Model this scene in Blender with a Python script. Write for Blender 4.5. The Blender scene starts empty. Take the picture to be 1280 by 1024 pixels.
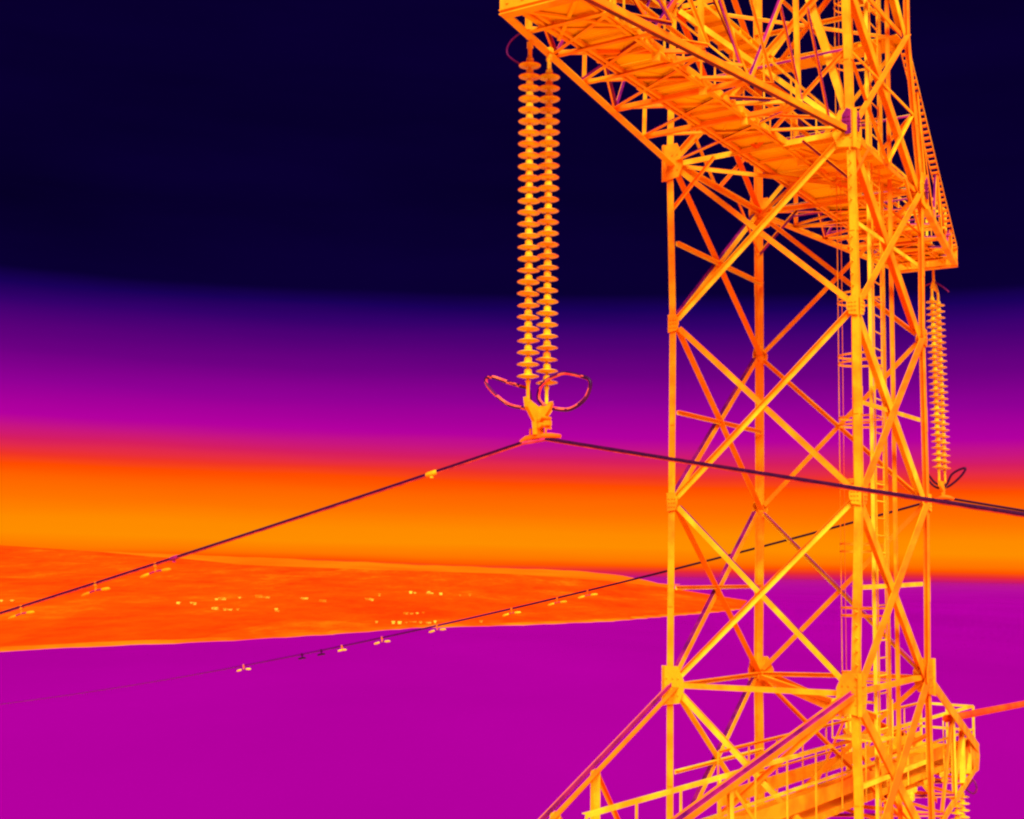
import bpy, math, random, mathutils
from mathutils import Vector, Matrix
random.seed(11)
sc = bpy.context.scene
COL = sc.collection
Z0 = 56.0                                   # height of the camera above the water
YAW = 0.9882
CX, CY = 5.071, 23.0                        # tower axis on the ground
E1 = Vector((math.cos(YAW), math.sin(YAW), 0)); E2 = Vector((-math.sin(YAW), math.cos(YAW), 0))
EXPO = 1.0

def lin(c):
    out = []
    for x in c:
        x /= 255.0
        out.append(x / 12.92 if x <= 0.04045 else ((x + 0.055) / 1.055) ** 2.4)
    return out

def V(*a): return Vector(a if len(a) == 3 else a[0])
def W(p):
    return Vector((CX, CY, Z0)) + E1 * p[0] + E2 * p[1] + Vector((0, 0, p[2]))

# ---------------------------------------------------------------- materials
def new_mat(name):
    m = bpy.data.materials.new(name); m.use_nodes = True
    nt = m.node_tree
    return m, nt, nt.nodes['Principled BSDF']

def noise_mat(name, c1, c2, scale, rough=0.6, metallic=0.0, bump=0.0, detail=4, spec=0.3, c3=None, ramp=(0.35, 0.65), coords='Object', stretch=None, vary=0.0):
    m, nt, b = new_mat(name)
    tc = nt.nodes.new('ShaderNodeTexCoord'); n = nt.nodes.new('ShaderNodeTexNoise')
    n.inputs['Scale'].default_value = scale; n.inputs['Detail'].default_value = detail
    src = tc.outputs[coords]
    if stretch:
        mp = nt.nodes.new('ShaderNodeMapping'); mp.inputs['Scale'].default_value = stretch
        nt.links.new(src, mp.inputs[0]); src = mp.outputs[0]
    nt.links.new(src, n.inputs['Vector'])
    r = nt.nodes.new('ShaderNodeValToRGB')
    r.color_ramp.elements[0].position = ramp[0]; r.color_ramp.elements[0].color = (*c1, 1)
    r.color_ramp.elements[1].position = ramp[1]; r.color_ramp.elements[1].color = (*c2, 1)
    if c3:
        e = r.color_ramp.elements.new((ramp[0] + ramp[1]) / 2); e.color = (*c3, 1)
    fo = n.outputs['Fac']
    if vary:
        oi = nt.nodes.new('ShaderNodeObjectInfo'); ma = nt.nodes.new('ShaderNodeMath'); ma.operation = 'MULTIPLY_ADD'
        ma.inputs[1].default_value = vary; ma.inputs[2].default_value = -vary / 2
        nt.links.new(oi.outputs['Random'], ma.inputs[0])
        mc = nt.nodes.new('ShaderNodeMath'); nt.links.new(fo, mc.inputs[0]); nt.links.new(ma.outputs[0], mc.inputs[1]); fo = mc.outputs[0]
    nt.links.new(fo, r.inputs[0]); nt.links.new(r.outputs[0], b.inputs['Base Color'])
    b.inputs['Roughness'].default_value = rough; b.inputs['Metallic'].default_value = metallic
    b.inputs['Specular IOR Level'].default_value = spec
    if bump:
        n2 = nt.nodes.new('ShaderNodeTexNoise'); n2.inputs['Scale'].default_value = scale * 6
        nt.links.new(src, n2.inputs['Vector'])
        bp = nt.nodes.new('ShaderNodeBump'); bp.inputs['Strength'].default_value = bump; bp.inputs['Distance'].default_value = 0.02
        nt.links.new(n2.outputs['Fac'], bp.inputs['Height']); nt.links.new(bp.outputs[0], b.inputs['Normal'])
    return m

STEEL = noise_mat('warm_steel', (0.90, 0.18, 0.002), (0.93, 0.35, 0.004), 2.4, 0.65, bump=0.2, c3=(0.91, 0.25, 0.002), spec=0.1, vary=0.26, detail=6)
PALE = noise_mat('bright_steel', (0.92, 0.32, 0.004), (0.92, 0.60, 0.02), 2.2, 0.6, bump=0.1, spec=0.1, vary=0.3)
RED = noise_mat('red_steel', (0.88, 0.10, 0.002), (0.9, 0.19, 0.002), 1.8, 0.65, bump=0.1, spec=0.1, vary=0.3)
SKY_TINT = noise_mat('cold_steel', (0.12, 0.002, 0.085), (0.34, 0.010, 0.13), 3.0, 0.5, spec=0.1, vary=0.3)  # purple of the reflected cold sky painted into the base colour
def fade_mat():
    # line skin: dark near the clamp, its fade over the water painted in magenta
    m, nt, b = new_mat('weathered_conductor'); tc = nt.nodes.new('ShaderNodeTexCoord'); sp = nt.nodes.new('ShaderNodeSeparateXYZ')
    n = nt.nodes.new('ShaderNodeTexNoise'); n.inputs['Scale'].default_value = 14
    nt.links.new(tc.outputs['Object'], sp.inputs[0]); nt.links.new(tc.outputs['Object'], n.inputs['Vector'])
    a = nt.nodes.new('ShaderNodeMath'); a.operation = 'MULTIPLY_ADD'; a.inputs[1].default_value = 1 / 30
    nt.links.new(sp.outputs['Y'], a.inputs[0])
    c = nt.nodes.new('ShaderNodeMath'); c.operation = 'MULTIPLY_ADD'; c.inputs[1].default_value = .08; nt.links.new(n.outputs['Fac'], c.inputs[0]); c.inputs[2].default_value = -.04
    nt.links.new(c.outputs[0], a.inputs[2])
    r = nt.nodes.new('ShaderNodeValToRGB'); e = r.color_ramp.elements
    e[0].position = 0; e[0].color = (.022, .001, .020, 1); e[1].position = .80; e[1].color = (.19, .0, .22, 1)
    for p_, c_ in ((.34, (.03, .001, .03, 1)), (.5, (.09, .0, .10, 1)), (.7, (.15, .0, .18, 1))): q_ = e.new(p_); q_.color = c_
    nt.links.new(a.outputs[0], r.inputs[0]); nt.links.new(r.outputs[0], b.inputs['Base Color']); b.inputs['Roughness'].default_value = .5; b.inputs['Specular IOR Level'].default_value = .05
    return m
FADE = fade_mat()
DARK = noise_mat('cold_conductor', (0.022, 0.001, 0.020), (0.050, 0.001, 0.030), 25.0, 0.45, spec=0.1)
WIRE = noise_mat('cold_ring', (0.025, 0.001, 0.035), (0.10, 0.004, 0.06), 3.0, 0.4, spec=0.1)
GLASS = noise_mat('warm_insulator_glass', (0.90, 0.31, 0.004), (0.93, 0.54, 0.010), 9.0, 0.35, spec=0.25, vary=0.3)
CAP = noise_mat('insulator_cap_metal', (0.90, 0.26, 0.004), (0.93, 0.58, 0.01), 9.0, 0.5, spec=0.1, vary=0.3)
PLATE = noise_mat('walkway_plate', (0.90, 0.18, 0.002), (0.92, 0.26, 0.003), 0.9, 0.75, bump=0.1, spec=0.05)
PLATE_UP = noise_mat('warm_underside_plate', (0.92, 0.34, 0.002), (0.93, 0.50, 0.003), 1.2, 0.75, bump=0.1, spec=0.05)
HOUSE = noise_mat('warm_house', (0.9, 0.12, 0.003), (0.92, 0.50, 0.04), 0.3, 0.8, spec=0.0, vary=0.5)
RIM = noise_mat('warm_ring_edge', (0.80, 0.03, 0.06), (0.9, 0.15, 0.05), 8.0, 0.5, spec=0.1)  # painted edge tints: halo inside the rings, cold-sky pink on disc rims
UNDER = noise_mat('warm_strand', (0.50, 0.010, 0.16), (0.80, 0.07, 0.10), 6.0, 0.5, spec=0.1)  # warmth from below painted onto the near cable's downward faces
CABLE = noise_mat('warm_cable', (0.85, 0.03, 0.01), (0.9, 0.09, 0.002), 1.2, 0.6, spec=0.1)

# ---------------------------------------------------------------- mesh builder
class MB:
    def __init__(s): s.v = []; s.f = []; s.m = []; s.sm = []
    def add(s, vs, fs, mi=0, smooth=False):
        o = len(s.v); s.v += [tuple(x) for x in vs]
        for f in fs:
            s.f.append([o + i for i in f]); s.m.append(mi); s.sm.append(smooth)
    def box(s, c, ax, ay, az, mi=0):                      # centre and three half vectors
        c = Vector(c); ax = Vector(ax); ay = Vector(ay); az = Vector(az)
        vs = [c + i * ax + j * ay + k * az for k in (-1, 1) for j in (-1, 1) for i in (-1, 1)]
        s.add(vs, [(0, 2, 3, 1), (4, 5, 7, 6), (0, 1, 5, 4), (2, 6, 7, 3), (0, 4, 6, 2), (1, 3, 7, 5)], mi)
        return s
    def bar(s, p, q, w, t, n=(0, 0, 1), mi=0):            # flat bar, width w across, thickness t along n
        p = Vector(p); q = Vector(q); d = (q - p).normalized(); n = Vector(n)
        a = n - d * n.dot(d)
        if a.length < 1e-4: a = Vector((1, 0, 0)) - d * d.x
        a.normalize(); b = d.cross(a)
        return s.box((p + q) / 2, (q - p) / 2, b * w / 2, a * t / 2, mi)
    def angle(s, p, q, w, t, n, off=0.0, mi2=0, up=True):  # rolled steel angle: one flange in the face, one inwards
        p = Vector(p); q = Vector(q); d = (q - p).normalized(); n = Vector(n)
        a = (n - d * n.dot(d)).normalized(); b = d.cross(a)
        if (b.z < 0) == up: b = -b
        p = p + a * off; q = q + a * off
        s.box((p + q) / 2, (q - p) / 2, b * w / 2, a * t / 2)
        c = (p + q) / 2 + b * (w / 2 - t / 2) - a * (t / 2 + w * 0.4)
        s.box(c, (q - p) / 2, b * t / 2, a * w * 0.4, mi2)
        return s
    def tube(s, pts, r, n=8, mi=0, closed=False):
        pts = [Vector(p) for p in pts]; rings = []
        N = len(pts); prev = None
        for i, p in enumerate(pts):
            if closed: d = pts[(i + 1) % N] - pts[i - 1]
            else: d = pts[min(i + 1, N - 1)] - pts[max(i - 1, 0)]
            d.normalize()
            if prev is None:
                h = Vector((0, 0, 1)) if abs(d.z) < 0.9 else Vector((1, 0, 0))
                a = (h - d * h.dot(d)).normalized()
            else:
                a = prev - d * prev.dot(d)
                a.normalize()
            prev = a; b = d.cross(a)
            rr = r[i] if isinstance(r, (list, tuple)) else r
            rings.append([p + (a * math.cos(k * 2 * math.pi / n) + b * math.sin(k * 2 * math.pi / n)) * rr for k in range(n)])
        vs = [x for R in rings for x in R]; fs = []
        for i in range(N if closed else N - 1):
            j = (i + 1) % N
            for k in range(n):
                fs.append((i * n + k, i * n + (k + 1) % n, j * n + (k + 1) % n, j * n + k))
        s.add(vs, fs, mi, True)
        if not closed:
            s.add(rings[0], [tuple(range(n))[::-1]], mi); s.add(rings[-1], [tuple(range(n))], mi)
        return s
    def lathe(s, prof, n=24, mi=0, c=(0, 0, 0)):
        c = Vector(c); vs = []; fs = []
        for r, z in prof:
            for k in range(n):
                a = 2 * math.pi * k / n; vs.append(c + Vector((r * math.cos(a), r * math.sin(a), z)))
        for i in range(len(prof) - 1):
            for k in range(n):
                fs.append((i * n + k, i * n + (k + 1) % n, (i + 1) * n + (k + 1) % n, (i + 1) * n + k))
        s.add(vs, fs, mi, True)
        return s
    def prism(s, poly, n, t, mi=0):                       # polygon (list of points) thickened along n
        n = Vector(n).normalized() * t / 2; P = [Vector(p) for p in poly]; k = len(P)
        vs = [p - n for p in P] + [p + n for p in P]
        fs = [tuple(range(k))[::-1], tuple(range(k, 2 * k))] + [(i, (i + 1) % k, k + (i + 1) % k, k + i) for i in range(k)]
        s.add(vs, fs, mi)
        return s
    def build(s, name, mats, parent=None, shift=(0, 0, 0), recalc=True):
        me = bpy.data.meshes.new(name)
        sh = Vector(shift)
        me.from_pydata([tuple(Vector(v) - sh) for v in s.v], [], s.f)
        if not isinstance(mats, (list, tuple)): mats = [mats]
        for m in mats: me.materials.append(m)
        for p, mi, sm in zip(me.polygons, s.m, s.sm):
            p.material_index = mi; p.use_smooth = sm
        if recalc:
            import bmesh
            bm = bmesh.new(); bm.from_mesh(me); bmesh.ops.recalc_face_normals(bm, faces=bm.faces); bm.to_mesh(me); bm.free()
        o = bpy.data.objects.new(name, me); COL.objects.link(o)
        if parent: o.parent = parent
        return o

def tag(o, label, cat, group=None):
    o['label'] = label; o['category'] = cat
    if group: o['group'] = group
    return o
def thing(name, base, label, cat, group=None):            # an Empty at local tower coordinates (u, v, z)
    o = bpy.data.objects.new(name, None); COL.objects.link(o)
    o.location = W(base); o.rotation_euler = (0, 0, YAW); o.empty_display_size = 0.3
    o['base'] = base
    return tag(o, label, cat, group)

# ---------------------------------------------------------------- camera
f, pitch, roll = 1655.9, 0.12234, 0.01874
fw = Vector((0, math.cos(pitch), math.sin(pitch))); u0 = Vector((0, -math.sin(pitch), math.cos(pitch))); x0 = Vector((1, 0, 0))
cr, sr = math.cos(roll), math.sin(roll)
xx = x0 * cr + u0 * sr; uu = u0 * cr - x0 * sr
cam = bpy.data.cameras.new('camera'); co = bpy.data.objects.new('camera', cam); COL.objects.link(co)
cam.sensor_width = 36; cam.lens = f / 1280 * 36; cam.clip_start = 0.1; cam.clip_end = 120000
M = Matrix.Identity(4)
for i in range(3):
    M[i][0] = xx[i]; M[i][1] = uu[i]; M[i][2] = -fw[i]
M.translation = (0, 0, Z0)
co.matrix_world = M
sc.camera = co

# ---------------------------------------------------------------- sky
world = bpy.data.worlds.new('World'); sc.world = world; world.use_nodes = True
nt = world.node_tree; bg = nt.nodes['Background']
tc = nt.nodes.new('ShaderNodeTexCoord'); sep = nt.nodes.new('ShaderNodeSeparateXYZ')
nt.links.new(tc.outputs['Generated'], sep.inputs[0])
def mth(op, a, b=None, clamp=False):
    n = nt.nodes.new('ShaderNodeMath'); n.operation = op; n.use_clamp = clamp
    for i, x in enumerate((a, b)):
        if x is None: continue
        if isinstance(x, (int, float)): n.inputs[i].default_value = x
        else: nt.links.new(x, n.inputs[i])
    return n.outputs[0]
elev = mth('ARCSINE', sep.outputs['Z'])
west = mth('MULTIPLY', sep.outputs['X'], -0.017)
nz = nt.nodes.new('ShaderNodeTexNoise'); nz.inputs['Scale'].default_value = 5.0; nz.inputs['Detail'].default_value = 3
mp = nt.nodes.new('ShaderNodeMapping'); mp.inputs['Scale'].default_value = (1, 1, 14)
nt.links.new(tc.outputs['Generated'], mp.inputs[0]); nt.links.new(mp.outputs[0], nz.inputs['Vector'])
wob = mth('MULTIPLY', mth('SUBTRACT', nz.outputs['Fac'], 0.5), 0.006)
e = mth('SUBTRACT', mth('ADD', elev, wob), mth('MULTIPLY', west, mth('MULTIPLY', mth('MULTIPLY', elev, 14.0, True), mth('SUBTRACT', 1.0, mth('MULTIPLY', elev, 5.0), True))))
fac = mth('ADD', mth('MULTIPLY', e, 2.0), 0.1, True)
ramp = nt.nodes.new('ShaderNodeValToRGB'); cr_ = ramp.color_ramp
stops = [(-0.05, (185, 0, 155)), (-0.006, (185, 0, 155)), (-0.001, (205, 20, 105)), (0.003, (235, 45, 40)), (0.0065, (255, 82, 0)), (0.011, (255, 118, 0)), (0.020, (255, 142, 0)),
         (0.030, (255, 139, 0)), (0.043, (255, 118, 0)), (0.058, (255, 98, 0)), (0.067, (255, 76, 0)), (0.074, (240, 52, 38)),
         (0.085, (215, 30, 95)), (0.103, (180, 0, 160)), (0.127, (145, 0, 150)), (0.150, (110, 0, 132)), (0.176, (72, 0, 116)),
         (0.186, (52, 0, 108)), (0.198, (26, 0, 90)), (0.209, (10, 0, 52)), (0.27, (8, 0, 46)), (0.44, (8, 0, 46))]
while len(cr_.elements) > 1: cr_.elements.remove(cr_.elements[-1])
for i, (ev, c) in enumerate(stops):
    if i == 0: el = cr_.elements[0]; el.position = max(0.0, ev * 2.0 + 0.1)
    else: el = cr_.elements.new(ev * 2.0 + 0.1)
    el.color = (*lin(c), 1)
n9 = nt.nodes.new('ShaderNodeTexNoise'); n9.inputs['Scale'].default_value = 3.0; n9.inputs['Detail'].default_value = 6
m9 = nt.nodes.new('ShaderNodeMapping'); m9.inputs['Scale'].default_value = (1, 1, 6); m9.inputs['Rotation'].default_value = (0, math.radians(8), 0)
nt.links.new(tc.outputs['Generated'], m9.inputs[0]); nt.links.new(m9.outputs[0], n9.inputs['Vector'])
v9 = mth('ADD', mth('MULTIPLY', n9.outputs['Fac'], 1.1), 0.45)
mx9 = nt.nodes.new('ShaderNodeMix'); mx9.data_type = 'RGBA'; mx9.blend_type = 'MULTIPLY'
hi9 = mth('MULTIPLY', mth('SUBTRACT', elev, 0.17), 12.0, True)
nt.links.new(hi9, mx9.inputs['Factor']); nt.links.new(ramp.outputs[0], mx9.inputs['A']); nt.links.new(v9, mx9.inputs['B'])
nt.links.new(fac, ramp.inputs[0]); nt.links.new(mx9.outputs['Result'], bg.inputs['Color'])
bg.inputs['Strength'].default_value = 2.0 ** -EXPO

sun = bpy.data.lights.new('sun', 'SUN'); so = bpy.data.objects.new('sun', sun); COL.objects.link(so)
sun.energy = 4.0; sun.color = (1.0, 0.93, 0.82); sun.angle = math.radians(40)
SUN_EL, SUN_AZ = math.radians(40), math.radians(-84)      # sun behind the camera, a little to the right
sd = Vector((math.cos(SUN_EL) * math.cos(SUN_AZ), math.cos(SUN_EL) * math.sin(SUN_AZ), math.sin(SUN_EL)))
so.rotation_euler = sd.to_track_quat('Z', 'Y').to_euler(); so.location = sd * 300 + Vector((0, 0, 60))

# ---------------------------------------------------------------- water, added bounce bank, far shore, hills
m, mt, b = new_mat('water')
tcn = mt.nodes.new('ShaderNodeTexCoord'); n1 = mt.nodes.new('ShaderNodeTexNoise'); n1.inputs['Scale'].default_value = 0.004; n1.inputs['Detail'].default_value = 5
mpn = mt.nodes.new('ShaderNodeMapping'); mpn.inputs['Scale'].default_value = (1, 0.45, 1)
mt.links.new(tcn.outputs['Object'], mpn.inputs[0]); mt.links.new(mpn.outputs[0], n1.inputs['Vector'])
rr = mt.nodes.new('ShaderNodeValToRGB')
rr.color_ramp.elements[0].position = 0.3; rr.color_ramp.elements[0].color = (0.260, 0.0, 0.240, 1)
rr.color_ramp.elements[1].position = 0.7; rr.color_ramp.elements[1].color = (0.298, 0.0, 0.276, 1)
mt.links.new(n1.outputs['Fac'], rr.inputs[0])
df = mt.nodes.new('ShaderNodeBsdfDiffuse'); gl = mt.nodes.new('ShaderNodeBsdfGlossy'); gl.inputs['Roughness'].default_value = .02
fr = mt.nodes.new('ShaderNodeFresnel'); fr.inputs['IOR'].default_value = 1.00003
mx = mt.nodes.new('ShaderNodeMixShader'); mt.nodes.remove(b)
mt.links.new(rr.outputs[0], df.inputs['Color']); mt.links.new(fr.outputs[0], mx.inputs[0]); mt.links.new(df.outputs[0], mx.inputs[1]); mt.links.new(gl.outputs[0], mx.inputs[2])
mt.links.new(mx.outputs[0], mt.nodes['Material Output'].inputs['Surface'])
WATER = m
mb = MB(); R = 60000
N = 96; radii = [0, 400, 1500, 6000, 20000, R]
vs = [(0, 0, 0)]; fs = []
for ri in radii[1:]:
    vs += [(ri * math.cos(2 * math.pi * k / N), ri * math.sin(2 * math.pi * k / N), 0) for k in range(N)]
for k in range(N): fs.append((0, 1 + k, 1 + (k + 1) % N))
for j in range(len(radii) - 2):
    for k in range(N):
        a = 1 + j * N; fs.append((a + k, a + N + k, a + N + (k + 1) % N, a + (k + 1) % N))
mb.add(vs, fs); o = mb.build('water', WATER, recalc=False); o['kind'] = 'structure'

BOUNCE_GROUND = noise_mat('warm_ground', (0.85, 0.34, 0.004), (0.93, 0.48, 0.006), 0.05, 0.9, spec=0.0)  # unseen near bank, added to bounce orange fill onto the tower's undersides
mb = MB(); NB = 90; prof = [(0.0, 1.6), (0.35, 1.3), (0.8, 1.1), (0.96, 0.7), (1.0, -1.0)]
vs = []; fs = []
rad = [225 + 10 * math.sin(3 * a * 2 * math.pi / NB + 1) + 7 * math.sin(7 * a * 2 * math.pi / NB) + random.uniform(-3, 3) for a in range(NB)]
for t, z in prof[1:]:
    for k in range(NB):
        a = 2 * math.pi * k / NB
        vs.append((5 + rad[k] * t * math.cos(a), 15 + rad[k] * t * math.sin(a), z + random.uniform(-.12, .12)))
vs.append((5, 15, 1.6)); c0 = len(vs) - 1
for k in range(NB): fs.append((c0, k, (k + 1) % NB))
for j in range(len(prof) - 2):
    for k in range(NB): fs.append((j * NB + k, j * NB + NB + k, j * NB + NB + (k + 1) % NB, j * NB + (k + 1) % NB))
mb.add(vs, fs, 0, True); o = mb.build('ground', BOUNCE_GROUND); o['kind'] = 'structure'

# far shore: shoreline and ridge as real polylines (x, y[, z]) in metres
shore = [(-700, 300), (-560, 520), (-430, 660), (-359, 771), (-324, 860), (-291, 917), (-251, 971), (-208, 1044), (-160, 1143), (-116, 1256), (-91, 1322), (4, 1426), (119, 1599), (212, 1824), (336, 2123), (398, 2302)]
ridge = [(-4200, 2900, 170), (-2900, 3300, 150), (-2050, 3500, 140), (-1655, 3500, 118), (-1338, 3500, 101), (-1085, 3500, 89), (-874, 3500, 74), (-706, 3500, 62), (-328, 3500, 55), (8, 3500, 51), (260, 3500, 38), (428, 3500, 22), (512, 3300, 8), (545, 3050, 1.5)]
def resample(P, n, seed):
    rnd = random.Random(seed)
    P = [Vector(p if len(p) == 3 else (*p, 0)) for p in P]
    L = [0]
    for a, b_ in zip(P, P[1:]): L.append(L[-1] + (b_ - a).length)
    out = []
    for i in range(n):
        s = L[-1] * i / (n - 1); j = 0
        while j < len(P) - 2 and L[j + 1] < s: j += 1
        out.append(P[j].lerp(P[j + 1], (s - L[j]) / max(1e-6, L[j + 1] - L[j])))
    return out
NS, NT = 260, 46
A = resample(shore, NS, 1); B_ = resample(ridge, NS, 2)
rnd = random.Random(5)
def wav(i): return 5 * math.sin(i * .31) + 4 * math.sin(i * .83 + 1) + 2.5 * math.sin(i * 1.9 + 2)
mb = MB(); vs = []; fs = []
for i in range(NS):
    a = A[i] + Vector((wav(i) * .35, wav(i + 40), 0)); b2 = B_[i]
    for j in range(NT):
        t = j / (NT - 1)
        p = a.lerp(b2, t)
        z = -0.6 if j == 0 else 0.9 + b2.z * (t ** 1.5) * (1 + .05 * math.sin(i * .21 + j * .5) * (t < .98)) + rnd.uniform(-.25, .25)
        vs.append((p.x, p.y, z))
    vs.append((b2.x, b2.y + 500, -5))
K = NT + 1
for i in range(NS - 1):
    for j in range(NT):
        fs.append((i * K + j, (i + 1) * K + j, (i + 1) * K + j + 1, i * K + j + 1))
mb.add(vs, fs, 0, True)
m, mt, b = new_mat('warm_land')
tcn = mt.nodes.new('ShaderNodeTexCoord'); mpn = mt.nodes.new('ShaderNodeMapping'); mpn.inputs['Scale'].default_value = (1, .30, 3)
mt.links.new(tcn.outputs['Object'], mpn.inputs[0])
na = mt.nodes.new('ShaderNodeTexNoise'); na.inputs['Scale'].default_value = .009; na.inputs['Detail'].default_value = 10; na.inputs['Roughness'].default_value = .65
mt.links.new(mpn.outputs[0], na.inputs['Vector'])
ra = mt.nodes.new('ShaderNodeValToRGB'); ce = ra.color_ramp
ce.elements[0].position = .30; ce.elements[0].color = (.86, .034, .001, 1)
ce.elements[1].position = .74; ce.elements[1].color = (.90, .13, .002, 1)
x = ce.elements.new(.55); x.color = (.88, .064, .001, 1)
nb = mt.nodes.new('ShaderNodeTexNoise'); nb.inputs['Scale'].default_value = .05; nb.inputs['Detail'].default_value = 6; nb.inputs['Roughness'].default_value = .8
vo = mt.nodes.new('ShaderNodeTexVoronoi'); vo.inputs['Scale'].default_value = .006
mt.links.new(mpn.outputs[0], nb.inputs['Vector']); mt.links.new(mpn.outputs[0], vo.inputs['Vector'])
sv_ = mt.nodes.new('ShaderNodeSeparateColor'); mt.links.new(vo.outputs['Color'], sv_.inputs[0])
a1 = mt.nodes.new('ShaderNodeMath'); a1.operation = 'MULTIPLY_ADD'; a1.inputs[1].default_value = .55; a1.inputs[2].default_value = -.35; mt.links.new(nb.outputs['Fac'], a1.inputs[0])
a2 = mt.nodes.new('ShaderNodeMath'); a2.operation = 'MULTIPLY_ADD'; a2.inputs[1].default_value = .12; mt.links.new(sv_.outputs[0], a2.inputs[0]); mt.links.new(a1.outputs[0], a2.inputs[2])
a3 = mt.nodes.new('ShaderNodeMath'); mt.links.new(a2.outputs[0], a3.inputs[0]); mt.links.new(na.outputs['Fac'], a3.inputs[1])
mt.links.new(a3.outputs[0], ra.inputs[0]); mt.links.new(ra.outputs[0], b.inputs['Base Color'])
b.inputs['Roughness'].default_value = .9; b.inputs['Specular IOR Level'].default_value = 0
LAND = m
o = mb.build('far_shore', LAND); o['kind'] = 'structure'
if o.data.polygons[NS * 10].normal.z < 0: o.data.flip_normals()

BEACH = noise_mat('warm_beach', (.88, .06, .001), (.92, .19, .003), .012, .9, spec=0, detail=5)
mb = MB(); vs = []; fs = []
for i in range(NS):
    a = A[i] + Vector((wav(i) * .35, wav(i + 40), 0)); d = (B_[i] - A[i]); d.z = 0; d.normalize()
    w = 5 + 6 * (math.sin(i * .37) + math.sin(i * .91)) * .5 + A[i].y * .004
    for s, z in ((-3, -.3), (0, .55), (w, 2.3), (w + 4, 1.2)):
        p = a + d * s; vs.append((p.x, p.y, z))
for i in range(NS - 1):
    for j in range(3): fs.append((i * 4 + j, (i + 1) * 4 + j, (i + 1) * 4 + j + 1, i * 4 + j + 1))
mb.add(vs, fs, 0, True); o = mb.build('beach', BEACH); o['kind'] = 'structure'
if o.data.polygons[31].normal.z < 0: o.data.flip_normals()

HILL = noise_mat('far_hill', (.9, .10, .001), (.92, .15, .002), .002, .9, spec=0, detail=6)
crest = [(-5200, 7000, 190), (-3303, 7000, 146), (-2672, 7000, 138), (-1831, 7000, 120), (-1411, 7000, 112), (-900, 7000, 98), (-319, 7000, 84), (16, 7000, 78), (420, 7000, 68), (600, 7000, 50), (720, 7000, 26), (820, 7000, 6), (900, 7000, -3)]
C_ = resample(crest, 160, 3); mb = MB(); vs = []; fs = []
for i, p in enumerate(C_):
    h = p.z + 1.5 * math.sin(i * .5) + 1.0 * math.sin(i * 1.3 + 2)
    for (dy, k) in ((-2600, -.05), (-1200, .35), (-400, .8), (0, 1), (500, .8), (1800, -.1)):
        vs.append((p.x * (1 + dy / 7000), p.y + dy, h * k))
for i in range(159):
    for j in range(5): fs.append((i * 6 + j, i * 6 + 6 + j, i * 6 + 7 + j, i * 6 + 1 + j))
mb.add(vs, fs, 0, True); o = mb.build('hills', HILL); o['kind'] = 'structure'
if o.data.polygons[300].normal.z < 0: o.data.flip_normals()

# ---------------------------------------------------------------- the tower
BASE = (0, 0, 1.2 - Z0)
tower = thing('lattice_tower', BASE, 'tall orange lattice steel transmission tower with two crossarms and a caged ladder', 'tower')
def T(mb, name, mats, parent=tower): return mb.build(name, mats, parent, BASE)

ND = {('L', 0): (-1.85, 1.59, -1.81), ('B', 0): (1.83, 1.60, -1.81), ('F', 0): (-1.88, -1.54, -1.75), ('R', 0): (1.82, -1.56, -1.69),
      ('L', 1): (-1.84, 1.58, 1.22), ('B', 1): (1.86, 1.57, 1.28), ('F', 1): (-1.83, -1.62, 1.29), ('R', 1): (1.85, -1.59, 1.37),
      ('L', 2): (-1.84, 1.57, 4.27), ('B', 2): (1.88, 1.57, 4.25), ('F', 2): (-1.84, -1.62, 4.28), ('R', 2): (1.84, -1.57, 4.35),
      ('L', 3): (-1.88, 1.62, 7.09), ('B', 3): (1.88, 1.58, 7.11), ('F', 3): (-1.89, -1.58, 7.15), ('R', 3): (1.88, -1.59, 7.09),
      ('L', 4): (-1.84, 1.58, 9.95), ('B', 4): (1.84, 1.56, 9.95), ('F', 4): (-1.84, -1.50, 9.95), ('R', 4): (1.50, -1.50, 9.95),
      ('L', -1): (-1.86, 1.58, -4.6), ('B', -1): (1.86, 1.58, -4.6), ('F', -1): (-1.86, -1.58, -4.6), ('R', -1): (1.86, -1.58, -4.6)}
SG = {'L': (-1, 1), 'B': (1, 1), 'F': (-1, -1), 'R': (1, -1)}
lv = [-4.6, -8.4, -13.5, -20.5, -30, -42, BASE[2]]
for k, z in enumerate(lv[1:], 2):
    s = 1.86 + (-4.6 - z) * .045
    for c in 'LBFR': ND[(c, -k)] = (SG[c][0] * s, SG[c][1] * s * .86, z)
for c in 'LBFR':
    su, sv = SG[c]
    s5 = Vector(ND[(c, 4)]) + Vector((0, 0, 3.2)); ND[(c, 5)] = tuple(s5)
faces = {('L', 'B'): (0, 1, 0), ('F', 'R'): (0, -1, 0), ('L', 'F'): (-1, 0, 0), ('B', 'R'): (1, 0, 0)}
P = lambda c, k: Vector(ND[(c, k)])
legw = {'L': .115, 'B': .13, 'F': .112, 'R': .11}
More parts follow.
